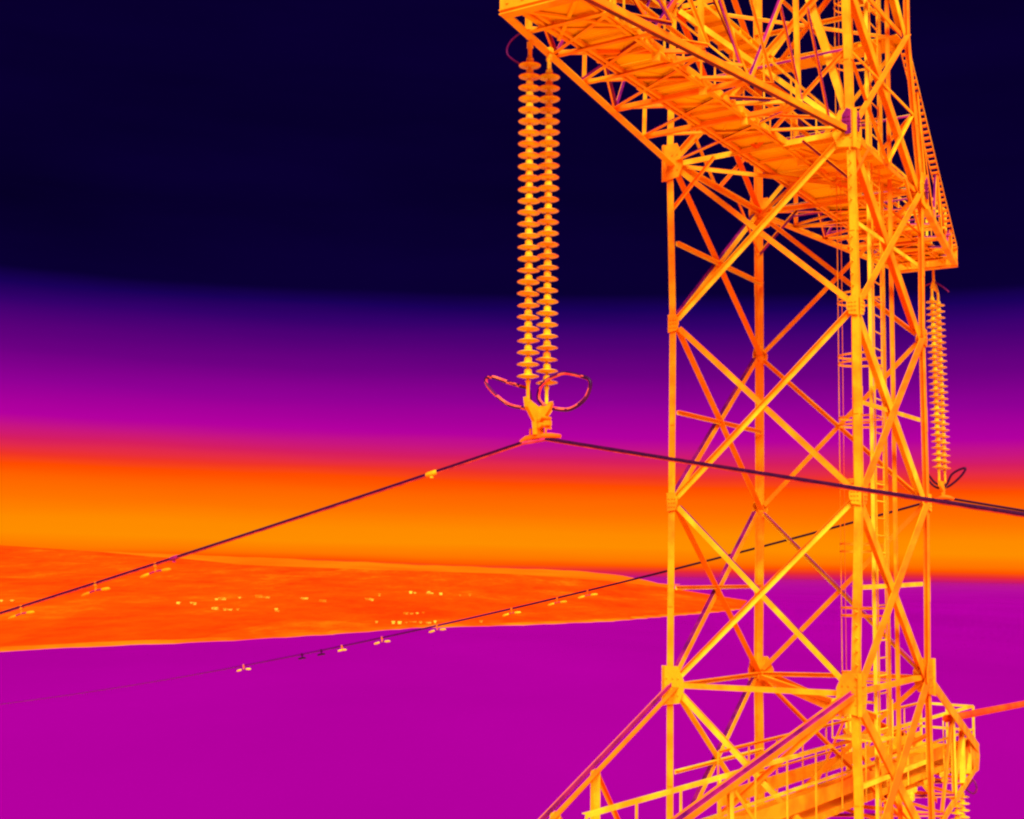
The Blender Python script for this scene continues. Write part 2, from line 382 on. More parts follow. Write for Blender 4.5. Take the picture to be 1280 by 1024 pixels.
for c in 'LBFR':
    su, sv = SG[c]; mb = MB(); w = legw[c]; t = .018
    for k in range(5, -len(lv), -1):
        a, b2 = P(c, k), P(c, k - 1)
        ww = w * (1 if k > -1 else 1.25)
        d = (b2 - a).normalized(); U = Vector((-su, 0, 0)); Vv = Vector((0, -sv, 0))
        U = (U - d * U.dot(d)).normalized(); Vv = (Vv - d * Vv.dot(d)).normalized()
        o0 = -U * ww / 2 - Vv * ww / 2
        q = [o0, o0 + U * ww, o0 + U * ww + Vv * t, o0 + U * t + Vv * t, o0 + U * t + Vv * ww, o0 + Vv * ww]
        vs = [a + x for x in q] + [b2 + x for x in q]
        mb.add(vs, [(i, (i + 1) % 6, 6 + (i + 1) % 6, 6 + i) for i in range(6)] + [(0, 1, 2, 3), (0, 3, 4, 5), (9, 8, 7, 6), (11, 10, 9, 6)])
        # bolted splice plates
        if k > -2:
            for fr in (.5,):
                m_ = a.lerp(b2, fr)
                mb.box(m_ + o0 + U * ww * .55 - Vv * .006, U * ww * .36, Vv * .005, d * .22)
                mb.box(m_ + o0 + Vv * ww * .55 - U * .006, Vv * ww * .36, U * .005, d * .22)
    leg = T(mb, 'leg', STEEL)
    if c == 'F':
        for (za, zb) in ((4.6, 5.6), (-1.5, -.4), (6.0, 6.9)):
            z = za
            while z < zb:
                mb2 = MB(); sgn = 1
                mb2.tube([(-1.84 - .06, -1.6, z), (-1.84 - .17, -1.6, z), (-1.84 - .175, -1.6, z + .03)], .011, 6)
                T(mb2, 'step_bolt', PALE, leg); z += .2

def brace(name, a, b2, w, n, off=0., mats=STEEL, two=False, trim=.12, parent=tower, t=.011, up=True):
    a = Vector(a); b2 = Vector(b2); d = (b2 - a).normalized()
    mb = MB().angle(a + d * trim, b2 - d * trim, w, t, n, off, 1, up)
    if mats is STEEL and random.random() < .28: mats = PALE
    return T(mb, name, [mats, SKY_TINT if two else random.choice((STEEL, STEEL, STEEL, RED, PALE))], parent)

for (c1, c2), n in faces.items():
    heavy = (c1, c2) in (('L', 'B'), ('F', 'R'))
    for k in range(5, -len(lv), -1):
        if k < -1:
            brace('diagonal_brace', P(c1, k), P(c2, k - 1), .14, n, .0); brace('diagonal_brace', P(c2, k), P(c1, k - 1), .14, n, -.03)
            brace('horizontal_strut', P(c1, k), P(c2, k), .12, n, -.06)
            continue
        inv = tuple(-x for x in n)
        if c1 == 'L' and heavy:
            brace('diagonal_brace', P(c1, k), P(c2, k - 1), .125, n, -.012, trim=.06, up=False)
            brace('diagonal_brace', P(c2, k), P(c1, k - 1), .10, inv, -.012, two=True, mats=STEEL)
        elif heavy:
            brace('diagonal_brace', P(c1, k), P(c2, k - 1), .19, n, -.012, trim=.06)
            mb = MB(); a, b2 = P(c2, k), P(c1, k - 1); d = (b2 - a).normalized()
            mb.angle(a + d * .1, b2 - d * .1, .13, .011, inv, -.012, 1); T(mb, 'diagonal_brace', [STEEL, RED])
        else:
            brace('diagonal_brace', P(c1, k), P(c2, k - 1), .085, n, -.012, two=(k == 1), mats=STEEL)
            brace('diagonal_brace', P(c2, k), P(c1, k - 1), .085, inv, -.012)
        if heavy and k in (2, 1, 3, 0):
            f_ = .5
            a, b2 = P(c1, k).lerp(P(c1, k - 1), f_), P(c2, k).lerp(P(c2, k - 1), f_)
            if k == 1: a = P(c1, 1).lerp(P(c1, 0), .47); b2 = P(c2, 1).lerp(P(c2, 0), .47)
            brace('horizontal_strut', a, b2, .07, n, -.05, mats=PALE, trim=.03)
    for k in (0, 3, 4, -1):
        brace('horizontal_strut', P(c1, k), P(c2, k), .09 if k else .085, n, -.045, mats=PALE if (k == 0 and (c1, c2) in (('L', 'F'), ('B', 'R')) and False) else STEEL)
# plan bracing at the lower ring
brace('horizontal_strut', P('B', 0), P('F', 0).lerp(P('R', 0), .35) + V(0, 0, -.45), .085, (0, 0, 1), 0, mats=PALE)
brace('horizontal_strut', P('L', 3), P('R', 3), .08, (0, 0, 1), .0)
brace('horizontal_strut', P('B', 3), P('F', 3), .08, (0, 0, 1), -.06)

# gusset plates on the panel points
def gusset(c, k, n, w, h, mats=STEEL, dz=0., off=.02, shape=0):
    p = P(c, k) + Vector(n) * off + V(0, 0, dz); n = Vector(n); b2 = Vector((0, 0, 1)).cross(n)
    s = -1 if (b2.dot(Vector((*SG[c], 0))) > 0) else 1
    poly = [(-.35, -.5), (.5, -.42), (.72, -.1), (.72, .14), (.42, .5), (-.35, .5)] if shape == 0 else [(-.3, -.6), (.25, -.6), (.55, -.2), (.55, .3), (.1, .6), (-.3, .5)]
    mb = MB().prism([p + b2 * s * x * w + V(0, 0, y * h) for x, y in poly], n, .012)
    # bolt heads
    for x in (-.1, .2, .45):
        for y in (-.22, .0, .2):
            mb.box(p + b2 * s * x * w + V(0, 0, y * h) + n * .011, b2 * .012, V(0, 0, .012), n * .009)
            mb.box(p + b2 * s * x * w + V(0, 0, y * h) - n * .011, b2 * .012, V(0, 0, .012), n * .009)
    return T(mb, 'gusset_plate', mats)
for k in (0, 1, 2, 3):
    for (c1, c2), n in faces.items():
        for c in (c1, c2):
            hv = (c1, c2) in (('L', 'B'), ('F', 'R'))
            big = 1.25 if k in (0, 3) else .6
            gusset(c, k, n, .30 * big, .52 * big, off=.085 + (.0 if hv else .004))
gusset('F', 3, (-1, 0, 0), .17, .36, SKY_TINT, .12, .13, 1); gusset('F', 3, (0, -1, 0), .11, .28, SKY_TINT, .12, .13, 1)
gusset('R', 3, (0, -1, 0), .16, .34, SKY_TINT, .05, .13, 1)

# ------------------------------------------------ crossarms
def crossarm(zb_body, zb_tip, ztop_body_k, ztip_top, ends, chord_w, floorz, rails, railz, low):
    kb = 3 if not low else -1; kt = 4 if not low else 0
    mb = MB(); NZ = V(0, 0, 1)
    chords = {}
    for side in (-1, 1):                                  # near half / far half
        cs = ('L', 'F') if side < 0 else ('B', 'R')
        for c, sv in zip(cs, (1, -1)):
            a = P(c, kb); b2 = V(ends[side][0] * 1.0, ends[side][1 if sv > 0 else 2], zb_tip)
            if low: a = V(a.x, a.y, zb_body)
            chords[(side, sv)] = (a, b2)
    xa, xb = ends[-1][0] + .1, ends[1][0] - .1
    shw = .24 if low else .36
    for sv in (-1, 1): mb.box(((xa + xb) / 2, sv * shw, floorz - .05), ((xb - xa) / 2, 0, 0), (0, .025, 0), (0, 0, .03))
    for i in range(12): mb.box((xa + (i + .5) * (xb - xa) / 12, 0, floorz - .05), (.02, 0, 0), (0, shw - .025, 0), (0, 0, .02))
    arm = T(mb, 'crossarm', STEEL)
    for (side, sv), (a, b2) in chords.items():
        mt2 = 1 if (side < 0 and sv < 0 and not low) else 0
        T(MB().angle(a, b2, chord_w * (.75 if mt2 else 1), .016, (0, sv, 0), 0, mt2, up=False), 'bottom_chord', [STEEL, SKY_TINT], arm)
    if low: arm['label'] = 'lower crossarm with railed walkway'
    else: arm['label'] = 'upper crossarm carrying the insulator strings'
    pan = [0, .22, .42, .60, .76, .89, 1.0] if not low else [0, .26, .515, .72, .87, .96, 1.0]
    for side in (-1, 1):
        cs = ('L', 'F') if side < 0 else ('B', 'R')
        tops = {}
        for c, sv in zip(cs, (1, -1)):
            a, b2 = chords[(side, sv)]
            ta = P(c, kt); tb = V(b2.x + side * .02, b2.y, ztip_top)
            tops[sv] = (ta, tb)
            if low:
                mb = MB()
                if side > 0:
                    mb.angle(ta, tb, .19, .014, (0, sv, 0), .03, 0); T(mb, 'top_chord', STEEL, arm)
                else:
                  mb.angle(ta, tb, .08, .014, (0, sv, 0), .03, 1)
                  mb.bar(ta + V(0, -sv * .03, .05), tb + V(0, -sv * .03, .05), .05, .016, (0, sv, 0), 1)
                  mb.angle(ta + V(0, -sv * .09, -.03), tb + V(0, -sv * .09, -.03), .085, .012, (0, sv, 0), 0, 0)
                  T(mb, 'top_chord', [RED, SKY_TINT], arm)
            else:
                mb = MB()
                if side > 0 and sv < 0:                   # laced slender double bar on the outer right
                    d = (tb - ta); nn = int(d.length / .19)
                    for oy in (.0, .17):
                        mb.bar(ta + V(0, oy, oy * .3), tb + V(0, oy, oy * .3), .045, .012, (0, sv, 0), 0)
                    for i in range(nn):
                        p = ta.lerp(tb, (i + .5) / nn)
                        mb.box(p + V(0, .085, .02), V(.03, 0, 0), V(0, .075, 0), V(0, 0, .022), 1)
                    T(mb, 'top_chord', [STEEL, RED], arm)
                else:
                    mb.angle(ta, tb, .10, .014, (0, sv, 0), .0, 1); T(mb, 'top_chord', [STEEL, SKY_TINT], arm)
            # side web: posts and diagonals
            for i in range(1, 6):
                pb = a.lerp(b2, pan[i]); pt = ta.lerp(tb, pan[i])
                if (pt - pb).length > .25 and (i % 2 if not low else i != 1):
                    T(MB().angle(pb, pt, .11 if low else .07, .010, (0, sv, 0), -.03), 'web_post', PALE if low else STEEL, arm)
            for i in range(0, 5):
                pb = a.lerp(b2, pan[i + 1]); pt = ta.lerp(tb, pan[i])
                if low: pb, pt = a.lerp(b2, pan[i]), ta.lerp(tb, pan[i + 1])
                elif i % 2 == 0: pb, pt = a.lerp(b2, pan[i]), ta.lerp(tb, pan[i + 1])
                if i == 0: continue
                T(MB().angle(pb, pt, .06, .009, (0, sv, 0), -.05, 1), 'web_diagonal', [STEEL if i < 3 else RED, RED if low else SKY_TINT], arm)
        # plan bracing of the bottom
        (a1, b1), (a2, b2) = chords[(side, 1)], chords[(side, -1)]
        for i in range(1, 7):
            p1 = a1.lerp(b1, pan[i]); p2 = a2.lerp(b2, pan[i])
            T(MB().angle(p1, p2, .075, .010, (0, 0, -1), .02), 'plan_strut', STEEL, arm)
        for i in range(0, 5):
            p1 = a1.lerp(b1, pan[i]); p2 = a2.lerp(b2, pan[i + 1])
            q1 = a1.lerp(b1, pan[i + 1]); q2 = a2.lerp(b2, pan[i])
            T(MB().angle(p1, p2, .055, .009, (0, 0, -1), -.015, 1), 'plan_brace', [STEEL, SKY_TINT], arm)
            T(MB().angle(q1, q2, .055, .009, (0, 0, -1), -.035, 0), 'plan_brace', STEEL, arm)
        # end frame
        mb = MB(); sgn = side
        pl = V(b1.x, b1.y, zb_tip - .05); pr = V(b2.x, b2.y, zb_tip - .05)
        mb.prism([pl, pr, V(b2.x + sgn * .02, b2.y, ztip_top + .04), V(b1.x + sgn * .02, b1.y, ztip_top + .04)], (1, 0, 0), .014)
        mb.angle(pl + V(-sgn * .05, 0, -.02), pr + V(-sgn * .05, 0, -.02), .16, .014, (0, 0, -1), 0)
        for i in range(5):
            p = pl.lerp(pr, (i + .5) / 5)
            mb.box(p + V(sgn * .012, 0, .12), V(.012, 0, 0), V(0, .018, 0), V(0, 0, .018))
        T(mb, 'end_plate', STEEL if not low else PALE, arm)
    # walkway of steel plates, stringers and toe boards
    mb = MB(); u = ends[-1][0] + .25; uend = ends[1][0] - .25; hw = .42 if not low else .54
    while u < uend - .05:
        L = min(1.18, uend - u); tz = floorz + random.uniform(-.004, .004)
        wid = hw if u < 1.5 or low else hw + .16
        mb.box((u + L / 2, 0, tz), (L / 2 - .006, 0, 0), (0, wid, 0), (0, 0, .004))
        for fx in ((.12, .5, .88) if low else (.03,)):
            mb.box((u + L * fx, 0, tz - .012), (.02, 0, 0), (0, wid - .02, 0), (0, 0, .008))
        s = 1 if int(u * 3) % 2 else -1
        mb.bar((u + .05, -wid * s * .9, tz - .012), (u + L - .05, wid * s * .9, tz - .012), .03, .008, (0, 0, 1))
        u += 1.18
    T(mb, 'walkway', PLATE if low else PLATE_UP, arm)
    for sv in (-1, 1):
        mb = MB()
        x0_, x1_ = ends[-1][0] + .2, ends[1][0] - .2
        mb.box(((x0_ + x1_) / 2, sv * (hw + .02), floorz - .03), ((x1_ - x0_) / 2, 0, 0), (0, .014, 0), (0, 0, .055))
        nT = int((x1_ - x0_) / .42)
        for i in range(nT):
            x = x0_ + (i + .5) * (x1_ - x0_) / nT + random.uniform(-.1, .1)
            mb.box((x, sv * (hw + .045), floorz - .045), (random.uniform(.03, .09), 0, 0), (0, .012, 0), (0, 0, random.uniform(.02, .045)))
        T(mb, 'toe_board', STEEL, arm)
        # handrail
        mb = MB(); ry = sv * rails
        x0_, x1_ = (ends[-1][0] + .1 if not low else (-2.2 if sv > 0 else -8.4)), ends[1][0] + (.4 if low else -.02)
        mb.angle((x0_, ry, railz), (x1_, ry, railz), .055, .010, (0, sv, 0))
        mb.angle((x0_, ry, floorz + (railz - floorz) * .52), (x1_, ry, floorz + (railz - floorz) * .52), .04, .008, (0, sv, 0))
        if low: mb.bar((x0_, ry, floorz + .30), (x1_, ry, floorz + .30), .24, .006, (0, sv, 0), 1)
        n_ = int((x1_ - x0_) / 1.15)
        for i in range(n_ + 1):
            x = x0_ + i * (x1_ - x0_) / n_
            mb.bar((x, ry + sv * .01, floorz - .08), (x, ry + sv * .01, railz), .05 if low else .045, .012, (0, sv, 0))
        T(mb, 'handrail', [PALE if sv < 0 or not low else STEEL, STEEL], arm)
    for side in ((-1, 1) if not low else (1,)):
        mb = MB(); x = ends[side][0] - side * .02 + (.4 if low else 0)
        for zz in (railz, floorz + (railz - floorz) * .5):
            mb.bar((x, -rails, zz), (x, rails, zz), .05, .012, (1, 0, 0))
        for yy in (-rails, 0, rails): mb.bar((x, yy, floorz - .1), (x, yy, railz), .05, .012, (1, 0, 0))
        T(mb, 'end_railing', PALE, arm)
    return arm, chords

up_arm, up_ch = crossarm(7.1, 7.11, 4, 7.46, {-1: (-8.66, .66, -.50), 1: (7.95, .68, -.66)}, .125, 7.20, .42, 8.38, False)
lo_arm, lo_ch = crossarm(-4.45, -4.0, 0, -3.62, {-1: (-8.6, .66, -.62), 1: (8.35, .66, -.74)}, .12, -3.80, .58, -2.76, True)
# slanted diagonals with lamps, brackets below the upper walkway
for i, u in enumerate((-6.4, -4.9, -3.4, -1.0, .6)):
    mb = MB(); mb.bar((u - .5, -.43, 7.12), (u + .6, -.43, 7.12), .05, .02, (0, 0, 1), 0)
    mb.box((u, -.40, 7.06), (.03, 0, 0), (0, .05, 0), (0, 0, .07), 0)
    T(mb, 'hanger_bracket', PALE, up_arm)
mb = MB()
mb.box((-.1, -.92, 7.165), (1.62, 0, 0), (0, .54, 0), (0, 0, .004))
for i in range(6): mb.box((-1.6 + i * .6, -.92, 7.125), (.025, 0, 0), (0, .53, 0), (0, 0, .035))
mb.bar((-1.6, -.45, 7.14), (1.4, -1.4, 7.14), .05, .02); mb.box((-.1, -.40, 7.12), (1.65, 0, 0), (0, .012, 0), (0, 0, .05))
T(mb, 'body_platform', PLATE_UP, up_arm)
# end platform of the upper arm
mb = MB()
mb.box((-7.95, .08, 7.17), (.62, 0, 0), (0, .50, 0), (0, 0, .004)); mb.bar((-8.5, -.4, 7.14), (-7.4, .55, 7.14), .05, .03); mb.bar((-8.5, .5, 7.13), (-7.4, -.4, 7.13), .05, .03)
T(mb, 'end_platform', PLATE_UP, up_arm)
# lower arm: tip gussets, hanging brackets and lamps that sit on its far half
for sv in (-1, 1):
    a, b2 = lo_ch[(1, sv)]
    n = V(0, sv, 0); y = b2.y + sv * .02
    mb = MB().prism([V(7.35, y - sv * -.06, -3.30), V(8.40, y, -3.58), V(8.46, y, -3.78), V(8.36, y, -4.08), V(7.95, y - sv * -.02, -4.10), V(7.45, y - sv * -.06, -3.62)], n, .014)
    for x in (7.7, 8.0, 8.2):
        for z in (-3.62, -3.8): mb.box((x, y + sv * .02, z), (.02, 0, 0), (0, .02, 0), (0, 0, .02))
    T(mb, 'tip_gusset', STEEL, lo_arm)
for u, z in ((2.6, -4.05), (3.9, -4.0), (5.1, -3.95), (6.2, -3.92), (7.0, -3.9)):
    mb = MB().bar((u - .3, -.62, z), (u + .35, -.62, z), .09, .03, (0, 1, 0)); mb.box((u, -.62, z - .10), (.06, 0, 0), (0, .05, 0), (0, 0, .07)); mb.tube([(u, -.62, z), (u, -.62, z - .3)], .03, 8)
    T(mb, 'hanger_bracket', PALE, lo_arm)
for x0_, x1_, y in ((2.2, 4.6, .28), (3.6, 6.4, -.30), (5.2, 7.6, .24)):
    mb = MB().box(((x0_ + x1_) / 2, y, -4.02), ((x1_ - x0_) / 2, 0, 0), (0, .05, 0), (0, 0, .09))
    for q in range(5): mb.box((x0_ + (q + .5) * (x1_ - x0_) / 5, y - .06, -4.02), (.02, 0, 0), (0, .03, 0), (0, 0, .11))
    T(mb, 'cable_tray', PALE, lo_arm)
for a, b2 in (((1.9, 1.4, -4.4), (4.3, -.9, -2.9)), ((1.9, -1.4, -4.4), (4.6, .9, -3.0)), ((4.3, .9, -4.15), (6.6, -.75, -3.4)), ((4.3, -.95, -4.15), (6.8, .75, -3.4)), ((6.6, .7, -4.05), (8.2, -.7, -3.7))):
    T(MB().angle(a, b2, .10, .01, (0, 0, 1), 0, 1), 'sway_brace', [STEEL, RED], lo_arm)
for u in (-1.2, .4, 2.0):
    mb = MB().prism([V(u, -.9, -4.42), V(u + .9, -1.05, -4.42), V(u + .8, -.3, -4.40), V(u, -.3, -4.40)], (0, 0, 1), .01)
    T(mb, 'floor_plate', STEEL, lo_arm)
# platform plates on the ring above the upper arm
mb = MB()
mb.box((1.45, .05, 9.86), (.36, 0, 0), (0, 1.5, 0), (0, 0, .006)); mb.box((0, 1.2, 9.852), (1.8, 0, 0), (0, .34, 0), (0, 0, .006))
for i in range(6): mb.box((1.45, -1.25 + i * .5, 9.81), (.34, 0, 0), (0, .03, 0), (0, 0, .04))
for i in range(7): mb.box((-1.6 + i * .5, 1.2, 9.80), (.03, 0, 0), (0, .33, 0), (0, 0, .04))
T(mb, 'upper_platform', PLATE_UP)
brace('diagonal_brace', P('F', 3), V(-1.85, -.55, 10.6), .12, (-1, 0, 0), -.09, mats=PALE)
for a, b2 in (((-1.5, .85, 9.8), (1.05, -1.4, 9.8)), ((-1.6, -1.3, 9.78), (1.05, .8, 9.78)), ((-.3, -1.45, 9.8), (-.3, .85, 9.8)), ((-1.8, -.3, 9.76), (1.05, -.3, 9.76))):
    brace('platform_beam', a, b2, .07, (0, 0, 1), 0)
# slender secondary bracing between the crossarm and the ring above it
rb = random.Random(21)
def sec(a, b2, w, m=None):
    T(MB().angle(a, b2, w, .008, (0, 0, 1) if abs(Vector(a).z - Vector(b2).z) < 1.2 else (1, .2, 0), 0, 1), 'secondary_brace', [m or rb.choice((STEEL, PALE, STEEL, RED)), SKY_TINT if rb.random() < .3 else STEEL])
for (c1, c2), n in faces.items():
    for f1, f2 in ((.5, .25), (.5, .75)):
        m_ = (P(c1, 3) + P(c2, 3)) / 2
        sec(m_, P(c1, 3).lerp(P(c1, 4), f1) if f2 < .5 else P(c2, 3).lerp(P(c2, 4), f1), .055)
    q1 = P(c1, 3).lerp(P(c2, 3), .25); q2 = P(c1, 3).lerp(P(c1, 2), .28); sec(q1, q2, .05)
    q1 = P(c1, 3).lerp(P(c2, 3), .75); q2 = P(c2, 3).lerp(P(c2, 2), .28); sec(q1, q2, .05)
    sec(P(c1, 3).lerp(P(c1, 4), .5), P(c2, 3).lerp(P(c2, 4), .5), .05)
for i in range(7):
    u = 2.2 + i * .8; w_ = 1.45 - .11 * i
    sec((u, w_, 7.3), (u + .7, -w_ + .1, 7.5 + .05 * (i % 2)), .045)
for i in range(6):
    u = -2.4 - i * .9; w_ = 1.4 - .10 * i
    sec((u, -w_, 7.25), (u - .8, -.45, 7.22), .045); sec((u, -w_, 7.25), (u - .5, -w_ + .15, 8.9 - i * .22), .045)
# lower platform box at the foot of the ladder
mb = MB()
mb.box((.1, -1.0, -2.62), (.42, 0, 0), (0, .40, 0), (0, 0, .01))
for x in (-.3, .5):
    for y in (-.6, -1.36): mb.bar((x, y, -2.62), (x, y, -2.0), .04, .01, (0, 1, 0))
for zz in (-2.0, -2.3):
    mb.bar((-.3, -.6, zz), (.5, -.6, zz), .04, .01, (0, 1, 0)); mb.bar((-.3, -.6, zz), (-.3, -1.36, zz), .04, .01, (1, 0, 0))
T(mb, 'ladder_landing', PALE)

# ladder with safety cage
mb = MB()
for x in (0.0, .42): mb.bar((x, -1.30, -4.4), (x, -1.30, 12.0), .05, .014, (0, 1, 0))
lad = T(mb, 'ladder', STEEL)
z = -4.2; r0 = None
while z < 10.6:
    if r0 is None:
        mb = MB().tube([(0, -1.30, 0), (.42, -1.30, 0)], .013, 6); r0 = mb.build('rung', PALE, lad); r0.location = (0, 0, z - BASE[2])
    else:
        c = r0.copy(); COL.objects.link(c); c.parent = lad; c.location = (0, 0, z - BASE[2])
    z += .29
mb = MB(); hoop = []
for k in range(13):
    a = math.pi * k / 12; hoop.append((.21 + .36 * math.cos(a), -1.26 + .66 * math.sin(a) ** .8, 0))
zc = -1.7
while zc < 11:
    for dz in (0, .13):
        pts = [V(x, y, zc + dz) for x, y, _ in hoop]
        for p, q in zip(pts, pts[1:]): mb.bar(p, q, .035, .006, (p + q) / 2 - V(.21, -1.1, zc + dz))
    zc += 1.08
for k in (1, 3, 6, 9, 11):
    x, y, _ = hoop[k]; nrm = V(x - .21, y + 1.2, 0)
    mb.bar((x, y, -1.75), (x, y, 11.0), .03, .006, nrm, 1 if k in (3, 9) else 0)
T(mb, 'safety_cage', [STEEL, RED], lad)
# cable duct beside the ladder
mb = MB(); mb.bar((.95, -1.32, -4.5), (.95, -1.32, 12), .10, .05, (0, 1, 0))
T(mb, 'cable_duct', STEEL)
mb = MB(); mb.bar((-.30, -1.34, -4.5), (-.30, -1.34, 12), .08, .04, (0, 1, 0)); T(mb, 'cable_duct', PALE)
mb = MB(); mb.bar((1.2, -1.1, -4.5), (1.2, -1.1, 12), .05, .04, (0, 1, 0)); T(mb, 'cable_duct', PALE)

# ---------------------------------------------------------------- insulator assemblies
def disc_mb(r, h):
    mb = MB()
    mb.lathe([(0.0, 0), (.030, 0), (.048, -.012), (.052, -h * .42), (.046, -h * .45)], 20, 1)
    mb.lathe([(.046, -h * .42), (r * .50, -h * .50), (r * .90, -h * .60), (r, -h * .65), (r * .98, -h * .69), (r * .80, -h * .68), (r * .76, -h * .75), (r * .58, -h * .70), (r * .50, -h * .82), (.05, -h * .80), (.022, -h * .80), (.020, -h), (0, -h)], 24, 0)
    for k, fc in enumerate(mb.f):
        if min(math.hypot(mb.v[i][0], mb.v[i][1]) for i in fc) > r * .955: mb.m[k] = 2
    return mb
DISC = {}
def string(root, p_top, p_bot, n, base, parent_mats):
    a = V(p_top); b2 = V(p_bot); h = (b2 - a).length / n
    mb = MB(); d = (b2 - a).normalized()
    mb.tube([a - d * .22, a - d * .16, a - d * .1, a - d * .02, a], [.018, .03, .03, .03, .045], 8)
    mb.tube([b2, b2 + d * .06, b2 + d * .28], [.04, .024, .024], 8)
    mb.tube([a, b2], .014, 6)
    st = mb.build('insulator_string', CAP, root, base)
    q = V(0, 0, -1).rotation_difference(d)
    key = round(h, 4)
    for i in range(n):
        if key not in DISC:
            o = disc_mb(.148, h).build('insulator_disc', [GLASS, CAP, RIM], st); DISC[key] = o
        else:
            o = DISC[key].copy(); COL.objects.link(o); o.parent = st
        o.location = a + d * h * i - Vector(base); o.rotation_mode = 'QUATERNION'; o.rotation_quaternion = mathutils.Euler((random.uniform(-.03, .03), random.uniform(-.03, .03), random.uniform(0, 6))).to_quaternion() @ q
    return st

def ring_tube(root, base, pts, r, name, mat, closed=True):
    pts = [Vector(p) for p in pts]; N = len(pts); out = []
    rng = range(N) if closed else range(N - 1)
    for i in rng:
        p0, p1, p2, p3 = (pts[(i + k) % N] if closed else pts[min(max(i + k, 0), N - 1)] for k in (-1, 0, 1, 2))
        for s in range(4):
            t = s / 4
            out.append(.5 * ((2 * p1) + (p2 - p0) * t + (2 * p0 - 5 * p1 + 4 * p2 - p3) * t * t + (3 * p1 - p0 - 3 * p2 + p3) * t ** 3))
    if not closed: out.append(pts[-1])
    mb = MB().tube(out, r, 12, closed=closed)
    c = sum(pts, Vector()) / N
    if closed and root is near:
        for k, fc in enumerate(mb.f):
            fcn = sum((Vector(mb.v[i]) for i in fc), Vector()) / len(fc)
            near_ = min(out, key=lambda q: (q - fcn).length_squared)
            if (fcn - near_).dot((c - near_).normalized()) > r * .25: mb.m[k] = 1
    return mb.build(name, [mat, RIM], root, base)

# near assembly
b0 = (-7.5, .74, 6.95)
near = thing('insulator_assembly', b0, 'large double string of orange insulator discs with two loop rings below it', 'insulator', 'insulator strings on the tower')
string(near, (-7.77, .772, 6.80), (-7.77, .715, 2.46), 28, b0, None)
string(near, (-7.28, .772, 6.80), (-7.28, .735, 2.44), 28, b0, None)
for u, z in ((-7.77, 7.0), (-7.28, 6.99)):
    mb = MB(); mb.tube([(u, .772, z + .10), (u, .772, z + .02)], .02, 8)
    mb.box((u, .772, z - .02), (.025, 0, 0), (0, .035, 0), (0, 0, .045)); mb.box((u, .772, z + .09), (.04, 0, 0), (0, .04, 0), (0, 0, .03))
    mb.build('hanger', PALE, near, b0)
mb = MB()
mb.prism([(-7.83, .72, 2.24), (-7.80, .72, 2.12), (-7.62, .72, 1.95), (-7.58, .72, 1.78), (-7.42, .72, 1.78), (-7.38, .72, 1.95), (-7.20, .72, 2.12), (-7.17, .72, 2.26), (-7.5, .72, 2.14)], (0, 1, 0), .05)
mb.prism([(-7.5, .90, 2.20), (-7.5, .86, 2.08), (-7.5, .77, 1.95), (-7.5, .77, 1.76), (-7.5, .66, 1.76), (-7.5, .66, 1.95), (-7.5, .54, 2.10), (-7.5, .50, 2.18), (-7.5, .72, 2.12)], (1, 0, 0), .06)
for z in (2.0, 1.9): mb.tube([(-7.62, .62, z), (-7.38, .62, z)], .03, 8); 
mb.box((-7.5, .60, 1.93), (.03, 0, 0), (0, .07, 0), (0, 0, .03))
mb.build('yoke_plate', STEEL, near, b0)
mb = MB()
mb.tube([(-7.5, .98, 1.700), (-7.5, .90, 1.742), (-7.5, .72, 1.762), (-7.5, .52, 1.762), (-7.5, .38, 1.748)], [.028, .036, .040, .036, .028], 10)
for y in (.6, .84): mb.tube([(-7.5, y, 1.74), (-7.5, y, 1.86), (-7.46, y - .06, 1.86)], .016, 6)
mb.box((-7.5, .72, 1.80), (.05, 0, 0), (0, .06, 0), (0, 0, .06))
mb.build('suspension_clamp', RED, near, b0)
RRING = [(.784, 2.275), (.75, 2.431), (.641, 2.519), (.483, 2.572), (.362, 2.584), (.134, 2.527), (.026, 2.479), (.002, 2.395), (.059, 2.254), (.176, 2.157), (.33, 2.103), (.512, 2.123), (.68, 2.17)]
LRING = [(.80, 2.36), (.936, 2.421), (1.139, 2.487), (1.371, 2.566), (1.473, 2.551), (1.445, 2.452), (1.288, 2.303), (1.107, 2.186), (.905, 2.133), (.78, 2.13)]
ring_tube(near, b0, [(-7.40, y, z) for y, z in RRING], .026, 'arcing_ring', WIRE)
ring_tube(near, b0, [(-7.62, y, z) for y, z in LRING], .024, 'arcing_ring', WIRE)
ring_tube(near, b0, [(-7.8, y, z) for y, z in ((.80, 7.12), (.893, 7.169), (1.045, 7.101), (1.12, 7.004), (1.105, 6.9), (.974, 6.784), (.80, 6.68))], .012, 'bonding_loop', SKY_TINT, False)

